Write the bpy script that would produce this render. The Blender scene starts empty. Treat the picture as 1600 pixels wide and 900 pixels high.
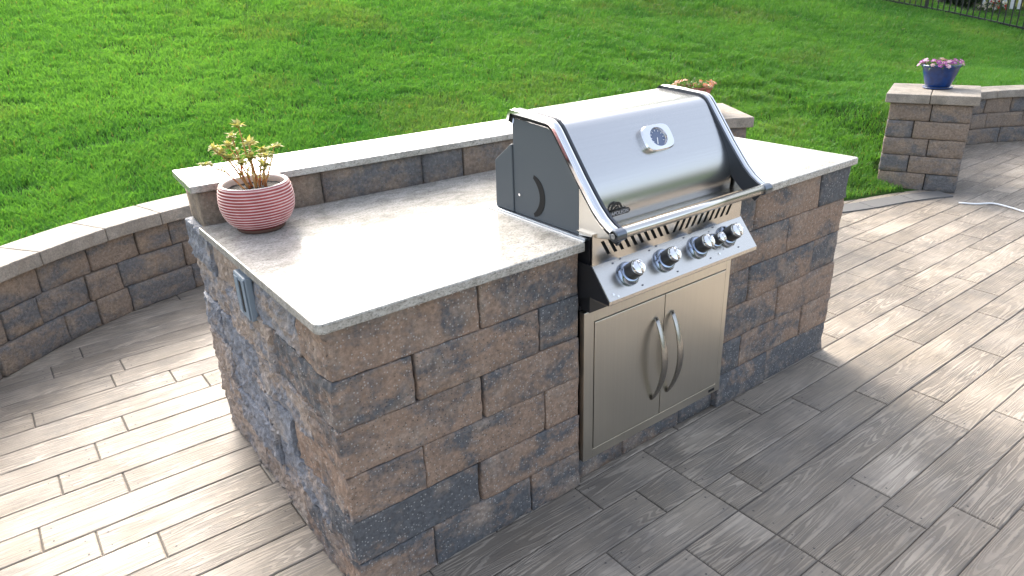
import bpy, bmesh, math, random
import numpy as np
from mathutils import Vector, Matrix, noise

R = math.radians
scene = bpy.context.scene
C = scene.collection

# ------------------------------------------------------------------ camera
CAM = Vector((-0.549, -1.537, 1.686))
YAW, PITCH, ROLL, FPX = 0.6353, 0.4075, -0.0377, 1100.27
fw = Vector((math.sin(YAW) * math.cos(PITCH), math.cos(YAW) * math.cos(PITCH), -math.sin(PITCH)))
rt = Vector((math.cos(YAW), -math.sin(YAW), 0))
up = rt.cross(fw)
r2 = rt * math.cos(ROLL) + up * math.sin(ROLL)
u2 = -rt * math.sin(ROLL) + up * math.cos(ROLL)
cam_data = bpy.data.cameras.new('camera')
cam = bpy.data.objects.new('camera', cam_data)
C.objects.link(cam)
cam.matrix_world = Matrix(((r2.x, u2.x, -fw.x, CAM.x), (r2.y, u2.y, -fw.y, CAM.y), (r2.z, u2.z, -fw.z, CAM.z), (0, 0, 0, 1)))
cam_data.sensor_width = 36
cam_data.lens = 36 * FPX / 1600
cam_data.clip_start = 0.05
cam_data.clip_end = 600
scene.camera = cam

# ------------------------------------------------------------------ light
SUN_EL, SUN_AZ = R(34), R(12)          # azimuth from +Y, negative = towards -X
world = bpy.data.worlds.new('World')
scene.world = world
world.use_nodes = True
wn = world.node_tree
bg = wn.nodes['Background']
sky = wn.nodes.new('ShaderNodeTexSky')
sky.sky_type = 'NISHITA'
sky.sun_disc = False
sky.sun_elevation = SUN_EL
sky.sun_rotation = SUN_AZ
sky.air_density = 1.0
sky.dust_density = 6.0
sky.ozone_density = 1.0
haze_sat = wn.nodes.new('ShaderNodeHueSaturation')      # thin milky haze: the whole sky a little less blue
haze_sat.inputs['Saturation'].default_value = 0.60
wn.links.new(sky.outputs[0], haze_sat.inputs['Color'])
wn.links.new(haze_sat.outputs[0], bg.inputs[0])
bg.inputs[1].default_value = 0.15
sun_data = bpy.data.lights.new('sun', 'SUN')
sun_data.energy = 0.85
sun_data.angle = R(24)
sun_data.color = (1.0, 0.955, 0.88)
sun = bpy.data.objects.new('sun', sun_data)
C.objects.link(sun)
to_sun = Vector((math.sin(SUN_AZ) * math.cos(SUN_EL), math.cos(SUN_AZ) * math.cos(SUN_EL), math.sin(SUN_EL)))
sun.rotation_euler = to_sun.to_track_quat('Z', 'Y').to_euler()
sun.location = to_sun * 30
vs = scene.view_settings
vs.view_transform = 'Standard'
vs.look = 'None'
vs.gamma = 1
vs.exposure = 2.15
scene.cycles.use_denoising = True
scene.cycles.max_bounces = 8
scene.cycles.sample_clamp_indirect = 6
random.seed(7)
rng = np.random.default_rng(11)

# ------------------------------------------------------------------ material helpers
class N:
    def __init__(s, name):
        s.m = bpy.data.materials.new(name)
        s.m.use_nodes = True
        s.t = s.m.node_tree
        s.b = s.t.nodes['Principled BSDF']
        s.out = s.t.nodes['Material Output']
        s._tc = None
    def n(s, typ, **kw):
        nd = s.t.nodes.new(typ)
        for k, v in kw.items():
            if k.startswith('i_'):
                key = k[2:]
                nd.inputs[int(key) if key.isdigit() else key.replace('_', ' ')].default_value = v
            else:
                setattr(nd, k, v)
        return nd
    def l(s, a, b): s.t.links.new(a, b)
    def coord(s, kind='Object'):
        if s._tc is None: s._tc = s.n('ShaderNodeTexCoord')
        return s._tc.outputs[kind]
    def shifted(s, scale=(1, 1, 1), amount=37.0, kind='Object'):
        """object coordinates, moved by a different amount for every object"""
        oi = s.n('ShaderNodeObjectInfo')
        mul = s.n('ShaderNodeMath', operation='MULTIPLY'); s.l(oi.outputs['Random'], mul.inputs[0]); mul.inputs[1].default_value = amount
        cx = s.n('ShaderNodeCombineXYZ')
        for i in range(3): s.l(mul.outputs[0], cx.inputs[i])
        ad = s.n('ShaderNodeVectorMath', operation='ADD'); s.l(s.coord(kind), ad.inputs[0]); s.l(cx.outputs[0], ad.inputs[1])
        mp = s.n('ShaderNodeVectorMath', operation='MULTIPLY'); s.l(ad.outputs[0], mp.inputs[0]); mp.inputs[1].default_value = scale
        return mp.outputs[0]
    def scaled(s, scale, kind='Object'):
        mp = s.n('ShaderNodeVectorMath', operation='MULTIPLY'); s.l(s.coord(kind), mp.inputs[0]); mp.inputs[1].default_value = scale
        return mp.outputs[0]
    def noise(s, vec, scale, detail=4, rough=.55, dist=0):
        nd = s.n('ShaderNodeTexNoise'); nd.inputs['Scale'].default_value = scale; nd.inputs['Detail'].default_value = detail
        nd.inputs['Roughness'].default_value = rough; nd.inputs['Distortion'].default_value = dist
        if vec is not None: s.l(vec, nd.inputs['Vector'])
        return nd.outputs[0]
    def vor(s, vec, scale, out='Distance', feature='F1'):
        nd = s.n('ShaderNodeTexVoronoi', feature=feature); nd.inputs['Scale'].default_value = scale
        s.l(vec, nd.inputs['Vector']); return nd.outputs[out]
    def ramp(s, fac, stops, interp='LINEAR'):
        nd = s.n('ShaderNodeValToRGB'); cr = nd.color_ramp; cr.interpolation = interp
        while len(cr.elements) > 1: cr.elements.remove(cr.elements[-1])
        for i, (p, c) in enumerate(stops):
            e = cr.elements[0] if i == 0 else cr.elements.new(p)
            e.position = p
            e.color = (c, c, c, 1) if isinstance(c, (int, float)) else (*c, 1)
        s.l(fac, nd.inputs[0]); return nd.outputs[0]
    def mix(s, fac, a, b, blend='MIX'):
        nd = s.n('ShaderNodeMix', data_type='RGBA', blend_type=blend)
        for sock, v in ((nd.inputs[0], fac), (nd.inputs[6], a), (nd.inputs[7], b)):
            if isinstance(v, (int, float)): sock.default_value = v
            elif isinstance(v, tuple): sock.default_value = (*v, 1)
            else: s.l(v, sock)
        return nd.outputs[2]
    def math(s, op, a, b=None, clamp=False):
        nd = s.n('ShaderNodeMath', operation=op, use_clamp=clamp)
        for i, v in enumerate((a, b)):
            if v is None: continue
            if isinstance(v, (int, float)): nd.inputs[i].default_value = v
            else: s.l(v, nd.inputs[i])
        return nd.outputs[0]
    def bump(s, h, strength, dist, prev=None):
        nd = s.n('ShaderNodeBump'); nd.inputs['Strength'].default_value = strength; nd.inputs['Distance'].default_value = dist
        s.l(h, nd.inputs['Height'])
        if prev is not None: s.l(prev, nd.inputs['Normal'])
        return nd.outputs[0]
    def set(s, **kw):
        names = dict(color='Base Color', rough='Roughness', metal='Metallic', normal='Normal', coat='Coat Weight', coatr='Coat Roughness',
                     spec='Specular IOR Level', trans='Transmission Weight', aniso='Anisotropic', tangent='Tangent', sub='Subsurface Weight')
        for k, v in kw.items():
            sock = s.b.inputs[names[k]]
            if isinstance(v, (int, float)): sock.default_value = v
            elif isinstance(v, tuple): sock.default_value = (*v, 1)
            else: s.l(v, sock)
        return s.m

M = {}
def plain(name, col, rough=.5, metal=0, **kw):
    s = N(name); M[name] = s.set(color=col, rough=rough, metal=metal, **kw); return M[name]

def mat_block(name, brown, charcoal, tan, speck=1.0, charshare=.5, relief=.45, per_block=.26):
    s = N(name)
    v = s.shifted()
    oi = s.n('ShaderNodeObjectInfo')
    sv = s.shifted((1.0, 1.0, 1.9))
    big = s.noise(sv, 3.6, 4, .6, .9)
    bias = s.math('MULTIPLY', s.math('SUBTRACT', oi.outputs['Random'], .5), per_block)
    f = s.math('ADD', big, bias)
    f = s.math('ADD', f, s.math('MULTIPLY', s.math('SUBTRACT', s.noise(v, 40, 5, .75), .5), .5))
    f2 = s.ramp(f, [(charshare - .10, 0.), (charshare + .10, 1.)])
    col = s.mix(f2, charcoal, brown)
    t = s.ramp(s.noise(s.shifted(amount=71.), 7.5, 4, .6), [(.52, 0.), (.70, 1.)])
    col = s.mix(s.math('MULTIPLY', t, .75), col, tan)
    fine = s.noise(v, 70, 5, .7)
    col = s.mix(1.0, col, s.ramp(fine, [(.25, .55), (.5, .95), (.75, 1.4)]), 'MULTIPLY')
    grit = s.vor(v, 120, 'Distance')
    cellc = s.n('ShaderNodeTexVoronoi'); cellc.inputs['Scale'].default_value = 120; s.l(v, cellc.inputs['Vector'])
    sel = s.n('ShaderNodeSeparateColor'); s.l(cellc.outputs['Color'], sel.inputs[0])
    white = s.math('MULTIPLY', s.math('LESS_THAN', grit, .31), s.math('GREATER_THAN', sel.outputs[0], .68))
    col = s.mix(s.math('MULTIPLY', white, .58 * speck), col, (.42, .41, .39))
    dark = s.math('MULTIPLY', s.math('LESS_THAN', grit, .30), s.math('LESS_THAN', sel.outputs[1], .14))
    col = s.mix(s.math('MULTIPLY', dark, .6), col, (.03, .03, .03))
    nb = s.bump(s.noise(v, 24, 7, .68), relief, .014)
    nb = s.bump(fine, .6, .004, nb)
    M[name] = s.set(color=col, rough=.82, normal=nb, spec=.35)
    return M[name]

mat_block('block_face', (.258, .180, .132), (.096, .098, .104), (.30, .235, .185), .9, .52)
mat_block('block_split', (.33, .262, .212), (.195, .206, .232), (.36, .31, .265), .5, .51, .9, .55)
mat_block('wall_block', (.218, .170, .132), (.124, .123, .125), (.29, .22, .155), .3, .47, 1.0)

def mat_cap():
    s = N('cap_stone'); v = s.shifted()
    c = s.ramp(s.noise(v, 6, 4, .6), [(.3, (.205, .178, .145)), (.55, (.27, .238, .198)), (.75, (.33, .295, .25))])
    c = s.mix(1., c, s.ramp(s.noise(v, 120, 3, .7), [(.3, .7), (.7, 1.25)]), 'MULTIPLY')
    st = s.ramp(s.noise(v, 7, 5, .65), [(.52, 0.), (.66, 1.)])
    c = s.mix(s.math('MULTIPLY', st, .5), c, (.10, .095, .08))
    nb = s.bump(s.noise(v, 30, 7, .72), .7, .010)
    M['cap_stone'] = s.set(color=c, rough=.8, normal=nb)
mat_cap()

def mat_granite():
    s = N('granite'); v = s.coord()
    flow = s.scaled((1.0, 1.7, 1.3))
    a = s.noise(flow, 9, 5, .65, 1.2)
    c = s.ramp(a, [(.28, (.235, .222, .195)), (.45, (.325, .31, .277)), (.6, (.41, .395, .36)), (.8, (.36, .34, .30))])
    g = s.noise(flow, 130, 3, .75)
    c = s.mix(1., c, s.ramp(g, [(.3, .45), (.46, .92), (.7, 1.3)]), 'MULTIPLY')
    d = s.ramp(s.noise(s.scaled((1, 1.8, 1.5)), 85, 3, .65), [(.60, 0.), (.66, 1.)])
    c = s.mix(s.math('MULTIPLY', d, .75), c, (.10, .095, .09))
    r = s.ramp(s.noise(v, 14, 3), [(.3, .10), (.7, .17)])
    nb = s.bump(s.noise(v, 30, 3), .06, .002)
    M['granite'] = s.set(color=c, rough=r, spec=.5, normal=nb)
mat_granite()

def mat_plank():
    s = N('stamped_plank')
    v = s.shifted(amount=53.)
    oi = s.n('ShaderNodeObjectInfo')
    st = s.n('ShaderNodeVectorMath', operation='MULTIPLY'); s.l(v, st.inputs[0]); st.inputs[1].default_value = (.5, 8.5, 1)
    fld = s.noise(st.outputs[0], 1.25, 2, .45, .35)
    lines = s.math('SINE', s.math('MULTIPLY', s.math('ADD', fld, s.math('MULTIPLY', s.noise(v, 45, 3, .6), .012)), 190.))
    lines = s.ramp(lines, [(.0, 0.), (.35, .55), (.65, 1.)])
    st2 = s.n('ShaderNodeVectorMath', operation='MULTIPLY'); s.l(v, st2.inputs[0]); st2.inputs[1].default_value = (5, 150, 1)
    streak = s.noise(st2.outputs[0], 1.0, 3, .6)
    patch = s.noise(v, 3.2, 3, .55)
    base = s.mix(s.ramp(patch, [(.35, 0.), (.65, 1.)]), (.272, .230, .178), (.375, .325, .264))
    tone = s.math('ADD', s.math('MULTIPLY', oi.outputs['Random'], .32), .84)
    tc = s.n('ShaderNodeCombineColor')
    for i in range(3): s.l(tone, tc.inputs[i])
    base = s.mix(1., base, tc.outputs[0], 'MULTIPLY')
    geo = s.n('ShaderNodeNewGeometry')
    blot = s.ramp(s.noise(geo.outputs['Position'], 1.7, 5, .62), [(.40, 0.), (.64, 1.)])
    base = s.mix(s.math('MULTIPLY', blot, .55), base, (.185, .162, .138))
    grime = s.ramp(s.noise(v, 5.5, 4, .6), [(.50, 0.), (.70, 1.)])
    base = s.mix(s.math('MULTIPLY', grime, .5), base, (.125, .117, .110))
    vis = s.ramp(s.noise(v, 2.1, 2), [(.32, .15), (.6, .85)])
    gl = s.math('MULTIPLY', s.math('SUBTRACT', 1.0, lines), vis)
    base = s.mix(s.math('MULTIPLY', gl, .64), base, (.085, .072, .060))
    sk = s.ramp(streak, [(.50, 0.), (.68, 1.)])
    base = s.mix(s.math('MULTIPLY', sk, .45), base, (.095, .088, .080))
    h = s.math('SUBTRACT', s.math('MULTIPLY', s.math('SUBTRACT', 1.0, gl), .6), s.math('MULTIPLY', sk, .25))
    nb = s.bump(h, .6, .004)
    nb = s.bump(s.noise(v, 60, 4, .6), .15, .003, nb)
    rg = s.ramp(s.noise(v, 6, 3), [(.3, .52), (.7, .66)])
    M['stamped_plank'] = s.set(color=base, rough=rg, normal=nb, spec=.28)
mat_plank()

def mat_steel(name, axis, base=(.62, .605, .58), rough=.27):
    s = N(name)
    sc = [260, 260, 260]; sc[axis] = 1.5
    br = s.noise(s.scaled(tuple(sc)), 1., 2, .6)
    c = s.mix(1., base, s.ramp(br, [(.3, .97), (.7, 1.02)]), 'MULTIPLY')
    M[name] = s.set(color=c, rough=rough, metal=1.)
mat_steel('steel_lid', 0, (.49, .487, .48), .27)
mat_steel('steel_panel', 0, (.60, .575, .53), .25)
mat_steel('steel_door', 2, (.68, .645, .57), .30)
plain('chrome', (.82, .82, .82), .07, 1.)
plain('chrome_satin', (.72, .72, .72), .18, 1.)
plain('bezel_chrome', (.30, .35, .44), .12, 1.)
plain('handle_steel', (.36, .345, .32), .26, 1.)
plain('black_plastic', (.018, .018, .02), .35)
plain('black_gap', (.004, .004, .004), .9)
plain('grey_casting', (.068, .080, .090), .6, 0., spec=.3)
plain('socket_metal', (.16, .175, .20), .3, 1.)
plain('flange_metal', (.34, .38, .43), .35, 1.)
plain('dark_metal', (.05, .055, .065), .35, .6)
plain('badge_black', (.012, .012, .012), .4)
plain('badge_silver', (.45, .45, .45), .4)
plain('dial_blue', (.055, .085, .17), .15, 0., coat=1., coatr=.03)
plain('needle', (.8, .8, .8), .4)
plain('print_dark', (.05, .055, .07), .5)
plain('outlet_grey', (.20, .245, .29), .5, .0)
plain('mortar', (.035, .033, .03), .95)
plain('saw_joint', (.10, .09, .08), .95)
plain('nail_print', (.07, .065, .06), .8)
plain('core_concrete', (.10, .085, .07), .95)
plain('fence_black', (.012, .013, .014), .45)
plain('streak_white', (.72, .74, .76), .45)
plain('silicone', (.7, .69, .66), .5)

def mat_glaze(name, col, dark, rough):
    s = N(name); v = s.coord()
    c = s.mix(s.ramp(s.noise(v, 22, 4, .6), [(.35, 0.), (.7, 1.)]), dark, col)
    M[name] = s.set(color=c, rough=rough, coat=.25, coatr=.15)
mat_glaze('glaze_red', (.36, .046, .048), (.27, .030, .032), .42)
mat_glaze('glaze_pink', (.60, .40, .38), (.52, .31, .29), .5)
mat_glaze('glaze_cream', (.66, .55, .50), (.56, .45, .40), .45)
mat_glaze('glaze_blue', (.0008, .036, .17), (.0006, .018, .09), .28)
plain('clay_brown', (.10, .05, .035), .8)
def mat_soil():
    s = N('soil'); v = s.coord()
    c = s.ramp(s.noise(v, 120, 4, .7), [(.35, (.008, .006, .005)), (.62, (.02, .015, .012)), (.80, (.09, .075, .06))])
    M['soil'] = s.set(color=c, rough=.95, normal=s.bump(s.noise(v, 90, 4, .7), .9, .006))
mat_soil()

def mat_leaf(name, a, b, trans=.35, attr=None, rough=.5):
    s = N(name)
    if attr:
        at = s.n('ShaderNodeAttribute', attribute_name=attr); c = at.outputs['Color']
    else:
        c = s.mix(s.ramp(s.noise(s.coord(), 30, 3, .6), [(.35, 0.), (.65, 1.)]), a, b)
    s.set(color=c, rough=rough, spec=.3)
    tr = s.n('ShaderNodeBsdfTranslucent')
    c2 = s.mix(1., c, (1.25, 1.15, .55), 'MULTIPLY'); s.l(c2, tr.inputs[0])
    mx = s.n('ShaderNodeMixShader', i_0=trans)
    s.l(s.b.outputs[0], mx.inputs[1]); s.l(tr.outputs[0], mx.inputs[2]); s.l(mx.outputs[0], s.out.inputs[0])
    M[name] = s.m
mat_leaf('grass_blade', None, None, .45, 'tint', .62)
mat_leaf('succulent_leaf', (.24, .28, .09), (.48, .44, .20), .35)
mat_leaf('succulent_stem', (.42, .13, .05), (.45, .30, .12), .15)
mat_leaf('green_leaf', (.06, .13, .03), (.11, .19, .05), .35)
mat_leaf('dry_flower', (.62, .40, .30), (.55, .20, .14), .3)
mat_leaf('petal_pink', (.50, .14, .44), (.34, .10, .40), .3)
mat_leaf('petal_pale', (.75, .55, .68), (.62, .40, .60), .3)
mat_leaf('petal_white', (.80, .79, .78), (.70, .68, .66), .3)
mat_leaf('petal_red', (.55, .05, .05), (.42, .03, .04), .3)
mat_leaf('shrub_dark', (.012, .028, .012), (.03, .055, .02), .25)
mat_leaf('shrub_yellow', (.16, .19, .04), (.25, .26, .07), .35)

def mat_lawn():
    s = N('lawn_soil'); v = s.coord()
    c = s.ramp(s.noise(v, 18, 5, .65), [(.3, (.018, .034, .010)), (.5, (.035, .075, .016)), (.7, (.055, .105, .022))])
    c = s.mix(s.ramp(s.noise(v, 1.3, 4, .6), [(.5, 0.), (.75, .6)]), c, (.05, .085, .03))
    M['lawn_soil'] = s.set(color=c, rough=1., spec=.05, normal=s.bump(s.noise(v, 40, 5, .7), .8, .03))
mat_lawn()
def mat_bark():
    s = N('bark'); v = s.scaled((1, 1, .25))
    c = s.ramp(s.noise(v, 30, 5, .7), [(.35, (.05, .045, .045)), (.65, (.19, .175, .17))])
    M['bark'] = s.set(color=c, rough=.95, normal=s.bump(s.noise(v, 40, 4), .8, .01))
mat_bark()
plain('kerb_grey', (.105, .104, .102), .85)
plain('white_paint', (.78, .80, .82), .5)
plain('mulch', (.045, .03, .022), .95)

# ------------------------------------------------------------------ mesh helpers
def mesh(name, V, F, mat=None, parent=None, smooth=False, mw=None):
    me = bpy.data.meshes.new(name)
    me.from_pydata([tuple(map(float, p)) for p in V], [], F)
    mats = mat if isinstance(mat, (list, tuple)) else [mat]
    for m in mats: me.materials.append(M[m])
    if smooth: me.polygons.foreach_set('use_smooth', [True] * len(me.polygons))
    o = bpy.data.objects.new(name, me)
    C.objects.link(o)
    if parent is not None: o.parent = parent
    if mw is not None: o.matrix_local = mw
    return o

def empty(name, loc=(0, 0, 0), rz=0):
    o = bpy.data.objects.new(name, None); C.objects.link(o)
    o.location = loc; o.rotation_euler = (0, 0, rz); o.empty_display_size = .1
    return o

def tag(o, label=None, cat=None, group=None, kind=None):
    if label: o['label'] = label
    if cat: o['category'] = cat
    if group: o['group'] = group
    if kind: o['kind'] = kind
    return o

class MB:
    def __init__(s): s.V = []; s.F = []; s.mi = []
    def add(s, V, F, mi=0):
        b = len(s.V); s.V += [tuple(p) for p in V]; s.F += [tuple(i + b for i in f) for f in F]; s.mi += [mi] * len(F)
    def box(s, x0, x1, y0, y1, z0, z1, mi=0):
        s.add([(x0, y0, z0), (x1, y0, z0), (x1, y1, z0), (x0, y1, z0), (x0, y0, z1), (x1, y0, z1), (x1, y1, z1), (x0, y1, z1)],
              [(0, 3, 2, 1), (4, 5, 6, 7), (0, 1, 5, 4), (1, 2, 6, 5), (2, 3, 7, 6), (3, 0, 4, 7)], mi)
    def prism_x(s, prof, x0, x1, mi=0):
        """closed (y,z) outline extruded along x"""
        n = len(prof)
        s.add([(x0, y, z) for y, z in prof] + [(x1, y, z) for y, z in prof],
              [tuple(range(n))[::-1], tuple(range(n, 2 * n))] + [(i, (i + 1) % n, n + (i + 1) % n, n + i) for i in range(n)], mi)
    def tube(s, pts, rad, seg=8, cap=True, mi=0, flat=1.0):
        pts = [Vector(p) for p in pts]
        n = len(pts); rad = rad if isinstance(rad, (list, tuple)) else [rad] * n
        ring = []; prev = None
        for i, p in enumerate(pts):
            d = (pts[min(i + 1, n - 1)] - pts[max(i - 1, 0)]).normalized()
            a = prev if prev is not None else (Vector((0, 0, 1)) if abs(d.z) < .9 else Vector((1, 0, 0)))
            e1 = (a - d * a.dot(d)).normalized(); e2 = d.cross(e1); prev = e1
            ring += [p + (e1 * math.cos(t) * flat + e2 * math.sin(t)) * rad[i] for t in [2 * math.pi * k / seg for k in range(seg)]]
        F = []
        for i in range(n - 1):
            for k in range(seg):
                F.append((i * seg + k, i * seg + (k + 1) % seg, (i + 1) * seg + (k + 1) % seg, (i + 1) * seg + k))
        if cap: F += [tuple(range(seg))[::-1], tuple(range((n - 1) * seg, n * seg))]
        s.add(ring, F, mi)
    def lathe(s, prof, seg=40, mis=None, c=(0, 0, 0)):
        n = len(prof)
        V = [(c[0] + r * math.cos(2 * math.pi * k / seg), c[1] + r * math.sin(2 * math.pi * k / seg), c[2] + z) for r, z in prof for k in range(seg)]
        b = len(s.V); s.V += V
        for i in range(n - 1):
            for k in range(seg):
                s.F.append((b + i * seg + k, b + i * seg + (k + 1) % seg, b + (i + 1) * seg + (k + 1) % seg, b + (i + 1) * seg + k)); s.mi.append(mis[i] if mis else 0)
    def build(s, name, mat, parent=None, smooth=False, bevel=0, mw=None, seg=2, angle=40):
        o = mesh(name, s.V, s.F, mat, parent, smooth, mw)
        if len(set(s.mi)) > 1: o.data.polygons.foreach_set('material_index', s.mi)
        if bevel:
            bm = bmesh.new(); bm.from_mesh(o.data); bmesh.ops.recalc_face_normals(bm, faces=bm.faces)
            es = [e for e in bm.edges if len(e.link_faces) == 2 and e.calc_face_angle(0) > R(angle)]
            bmesh.ops.bevel(bm, geom=es, offset=bevel, segments=seg, affect='EDGES', profile=.5)
            bm.to_mesh(o.data); bm.free()
        return o

def box(name, x0, x1, y0, y1, z0, z1, mat, parent=None, bevel=0, mw=None):
    m = MB(); m.box(x0, x1, y0, y1, z0, z1); return m.build(name, mat, parent, bevel=bevel, mw=mw)

def axis_lines(L, cell, e=.005):
    n = max(1, int(round((L - 2 * e) / cell)))
    return [0.] + [e + (L - 2 * e) * i / n for i in range(n + 1)] + [L]

def rough_block(name, L, D, H, mat, parent, mw, amp=None, cell=.06, seed=0, dcell=.12, chamfer=.004, coherent=False, facet=False):
    """a split concrete block: origin at its lower front left corner, front = -Y. amp = roughness of (front, left, right, back) faces in metres"""
    af, al, ar, ab = amp or (.004, .002, .002, .002)
    xs, ys, zs = axis_lines(L, cell), axis_lines(D, cell if (al > .005 or ar > .005) else dcell), axis_lines(H, cell)
    nx, ny, nz = len(xs), len(ys), len(zs)
    idx = {}; V = []
    off = Vector((seed * 3.17 % 91, seed * 7.31 % 83, seed * 1.73 % 77))
    ow = mw.to_3x3(); ot = mw.translation * (1.0 if coherent else 0.0)
    def fb(p):
        if coherent:
            q = ow @ p + ot
            qs = Vector((q.x, q.y * 1.6, q.z * .9))
            return (noise.noise(qs * 4) * .35 + (.5 - abs(noise.noise(qs * 11 + Vector((5, 0, 0)))) * 2) * .34 + (.5 - abs(noise.noise(qs * 26)) * 2) * .30
                    + noise.noise(qs * 55) * .26 + .16 * noise.noise(off))
        return noise.noise(p * 8 + off) * .45 + noise.noise(p * 21 + off) * .36 + noise.noise(p * 48 + off) * .30
    def vid(i, j, k):
        key = (i, j, k)
        if key in idx: return idx[key]
        p = Vector((xs[i], ys[j], zs[k])); q = p.copy()
        ex = i in (0, nx - 1); ey = j in (0, ny - 1); ez = k in (0, nz - 1)
        if ex + ey + ez >= 2:
            c = chamfer * max(.25, 1 + 1.5 * noise.noise(p * 22 + off) + .9 * noise.noise(p * 60 + off))
            if ex: q.x += c if i == 0 else -c
            if ey: q.y += c if j == 0 else -c
            if ez: q.z += c * .6 if k == 0 else -c * .6
        f = fb(p)
        if j == 0: q.y -= af * (f + .15)
        if j == ny - 1: q.y += ab * f
        if i == 0: q.x -= al * (f + .15)
        if i == nx - 1: q.x += ar * (f + .15)
        idx[key] = len(V); V.append(q); return idx[key]
    F = []
    for i in range(nx - 1):
        for k in range(nz - 1):
            F.append((vid(i, 0, k), vid(i + 1, 0, k), vid(i + 1, 0, k + 1), vid(i, 0, k + 1)))
            F.append((vid(i, ny - 1, k), vid(i, ny - 1, k + 1), vid(i + 1, ny - 1, k + 1), vid(i + 1, ny - 1, k)))
    for j in range(ny - 1):
        for k in range(nz - 1):
            F.append((vid(0, j, k), vid(0, j, k + 1), vid(0, j + 1, k + 1), vid(0, j + 1, k)))
            F.append((vid(nx - 1, j, k), vid(nx - 1, j + 1, k), vid(nx - 1, j + 1, k + 1), vid(nx - 1, j, k + 1)))
    for i in range(nx - 1):
        for j in range(ny - 1):
            F.append((vid(i, j, nz - 1), vid(i + 1, j, nz - 1), vid(i + 1, j + 1, nz - 1), vid(i, j + 1, nz - 1)))
            F.append((vid(i, j, 0), vid(i, j + 1, 0), vid(i + 1, j + 1, 0), vid(i + 1, j, 0)))
    return mesh(name, V, F, mat, parent, not facet, mw)

def frame(o, xdir):
    """matrix with local x along xdir (horizontal), z up, origin o"""
    x = Vector((xdir[0], xdir[1], 0)).normalized(); y = Vector((-x.y, x.x, 0))
    return Matrix(((x.x, y.x, 0, o[0]), (x.y, y.y, 0, o[1]), (0, 0, 1, o[2]), (0, 0, 0, 1)))

def spline(P, step=.02):
    P = [Vector((p[0], p[1], 0)) for p in P]
    P = [P[0] * 2 - P[1]] + P + [P[-1] * 2 - P[-2]]
    out = []
    for i in range(1, len(P) - 2):
        n = max(2, int((P[i + 1] - P[i]).length / step))
        for k in range(n):
            t = k / n
            out.append(.5 * ((2 * P[i]) + (P[i + 1] - P[i - 1]) * t + (2 * P[i - 1] - 5 * P[i] + 4 * P[i + 1] - P[i + 2]) * t * t + (3 * P[i] - P[i - 1] - 3 * P[i + 1] + P[i + 2]) * t ** 3))
    out.append(P[-2]); return out

class Path:
    def __init__(s, P):
        s.p = spline(P); s.d = [0.]
        for a, b in zip(s.p, s.p[1:]): s.d.append(s.d[-1] + (b - a).length)
        s.L = s.d[-1]; s.x = [q.x for q in s.p]; s.y = [q.y for q in s.p]
    def at(s, t): return Vector((float(np.interp(t, s.d, s.x)), float(np.interp(t, s.d, s.y)), 0))
    def tan(s, t): return (s.at(min(s.L, t + .03)) - s.at(max(0, t - .03))).normalized()

# ------------------------------------------------------------------ plan of the place
WALL_LEFT = Path([(-1.75, -.3), (-1.65, .6), (-1.35, 1.55), (-1.08, 2.02), (-.785, 2.365), (-.498, 2.592), (-.163, 2.79), (.081, 2.885), (.4, 2.96),
                  (.95, 3.02), (1.6, 2.98), (2.2, 2.80), (2.8, 2.50), (3.30, 2.16), (3.50, 2.02)])
KERB = Path([(4.06, 1.36), (4.30, 1.17), (4.56, 1.045), (4.81, .955), (5.07, .885), (5.31, .80), (5.52, .70)])
WALL_RIGHT = Path([(6.02, 1.22), (6.6, 1.44), (7.1, 1.50), (7.5, 1.44), (7.85, 1.29), (8.2, 1.03), (8.55, .62), (8.8, .1), (8.9, -.6)])
CEN = Vector((3.2, -2.0, 0))
bpts = [q for q in WALL_RIGHT.p[::-1]] + [q for q in KERB.p[::-1]] + [q for q in WALL_LEFT.p[::-1]]
bt = np.array([math.atan2(q.y - CEN.y, q.x - CEN.x) for q in bpts]); br = np.array([math.hypot(q.x - CEN.x, q.y - CEN.y) for q in bpts])
o_ = np.argsort(bt); bt, br = bt[o_], br[o_]
t_first, t_last = bt[0], bt[-1]
bt = np.concatenate([[-math.pi, t_first - .5], bt, [t_last + .3, math.pi]]); br = np.concatenate([[7.5, 6.5], br, [6.0, 7.5]])
def rb(theta): return np.interp(theta, bt, br)
def inside(x, y, margin=0.): return np.hypot(x - CEN.x, y - CEN.y) < rb(np.arctan2(y - CEN.y, x - CEN.x)) + margin
def sstep(x, a, b):
    t = np.clip((x - a) / (b - a), 0, 1); return t * t * (3 - 2 * t)
def terrain(x, y):
    x = np.asarray(x, float); y = np.asarray(y, float)
    hill = .2 * (np.minimum(y, 24) - .85) + .05 * np.clip(y - 24, 0, 20)
    hill = hill + .02 * np.sin(x * .9 + y * .5) * sstep(y, 3, 6) + .012 * np.sin(x * 2.3 - y * 1.7) * sstep(y, 3, 6)
    low = .035 + .40 * (1 - sstep(x, 2.4, 4.0)) * sstep(y, -1.5, 1.0) + .40 * sstep(x, 5.9, 6.6) * (1 - sstep(x, 9.5, 13.0)) * sstep(y, -2.0, 0.5)
    k = .05
    T = np.logaddexp(hill / k, low / k) * k
    out = np.hypot(x - CEN.x, y - CEN.y) - rb(np.arctan2(y - CEN.y, x - CEN.x))       # the lawn runs down to the kerb
    near = (1 - sstep(out, .26, .9)) * sstep(x, 3.8, 4.1) * (1 - sstep(x, 5.6, 5.9)) * (1 - sstep(y, 1.7, 2.2))
    return T * (1 - near) + .004 * near

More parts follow.
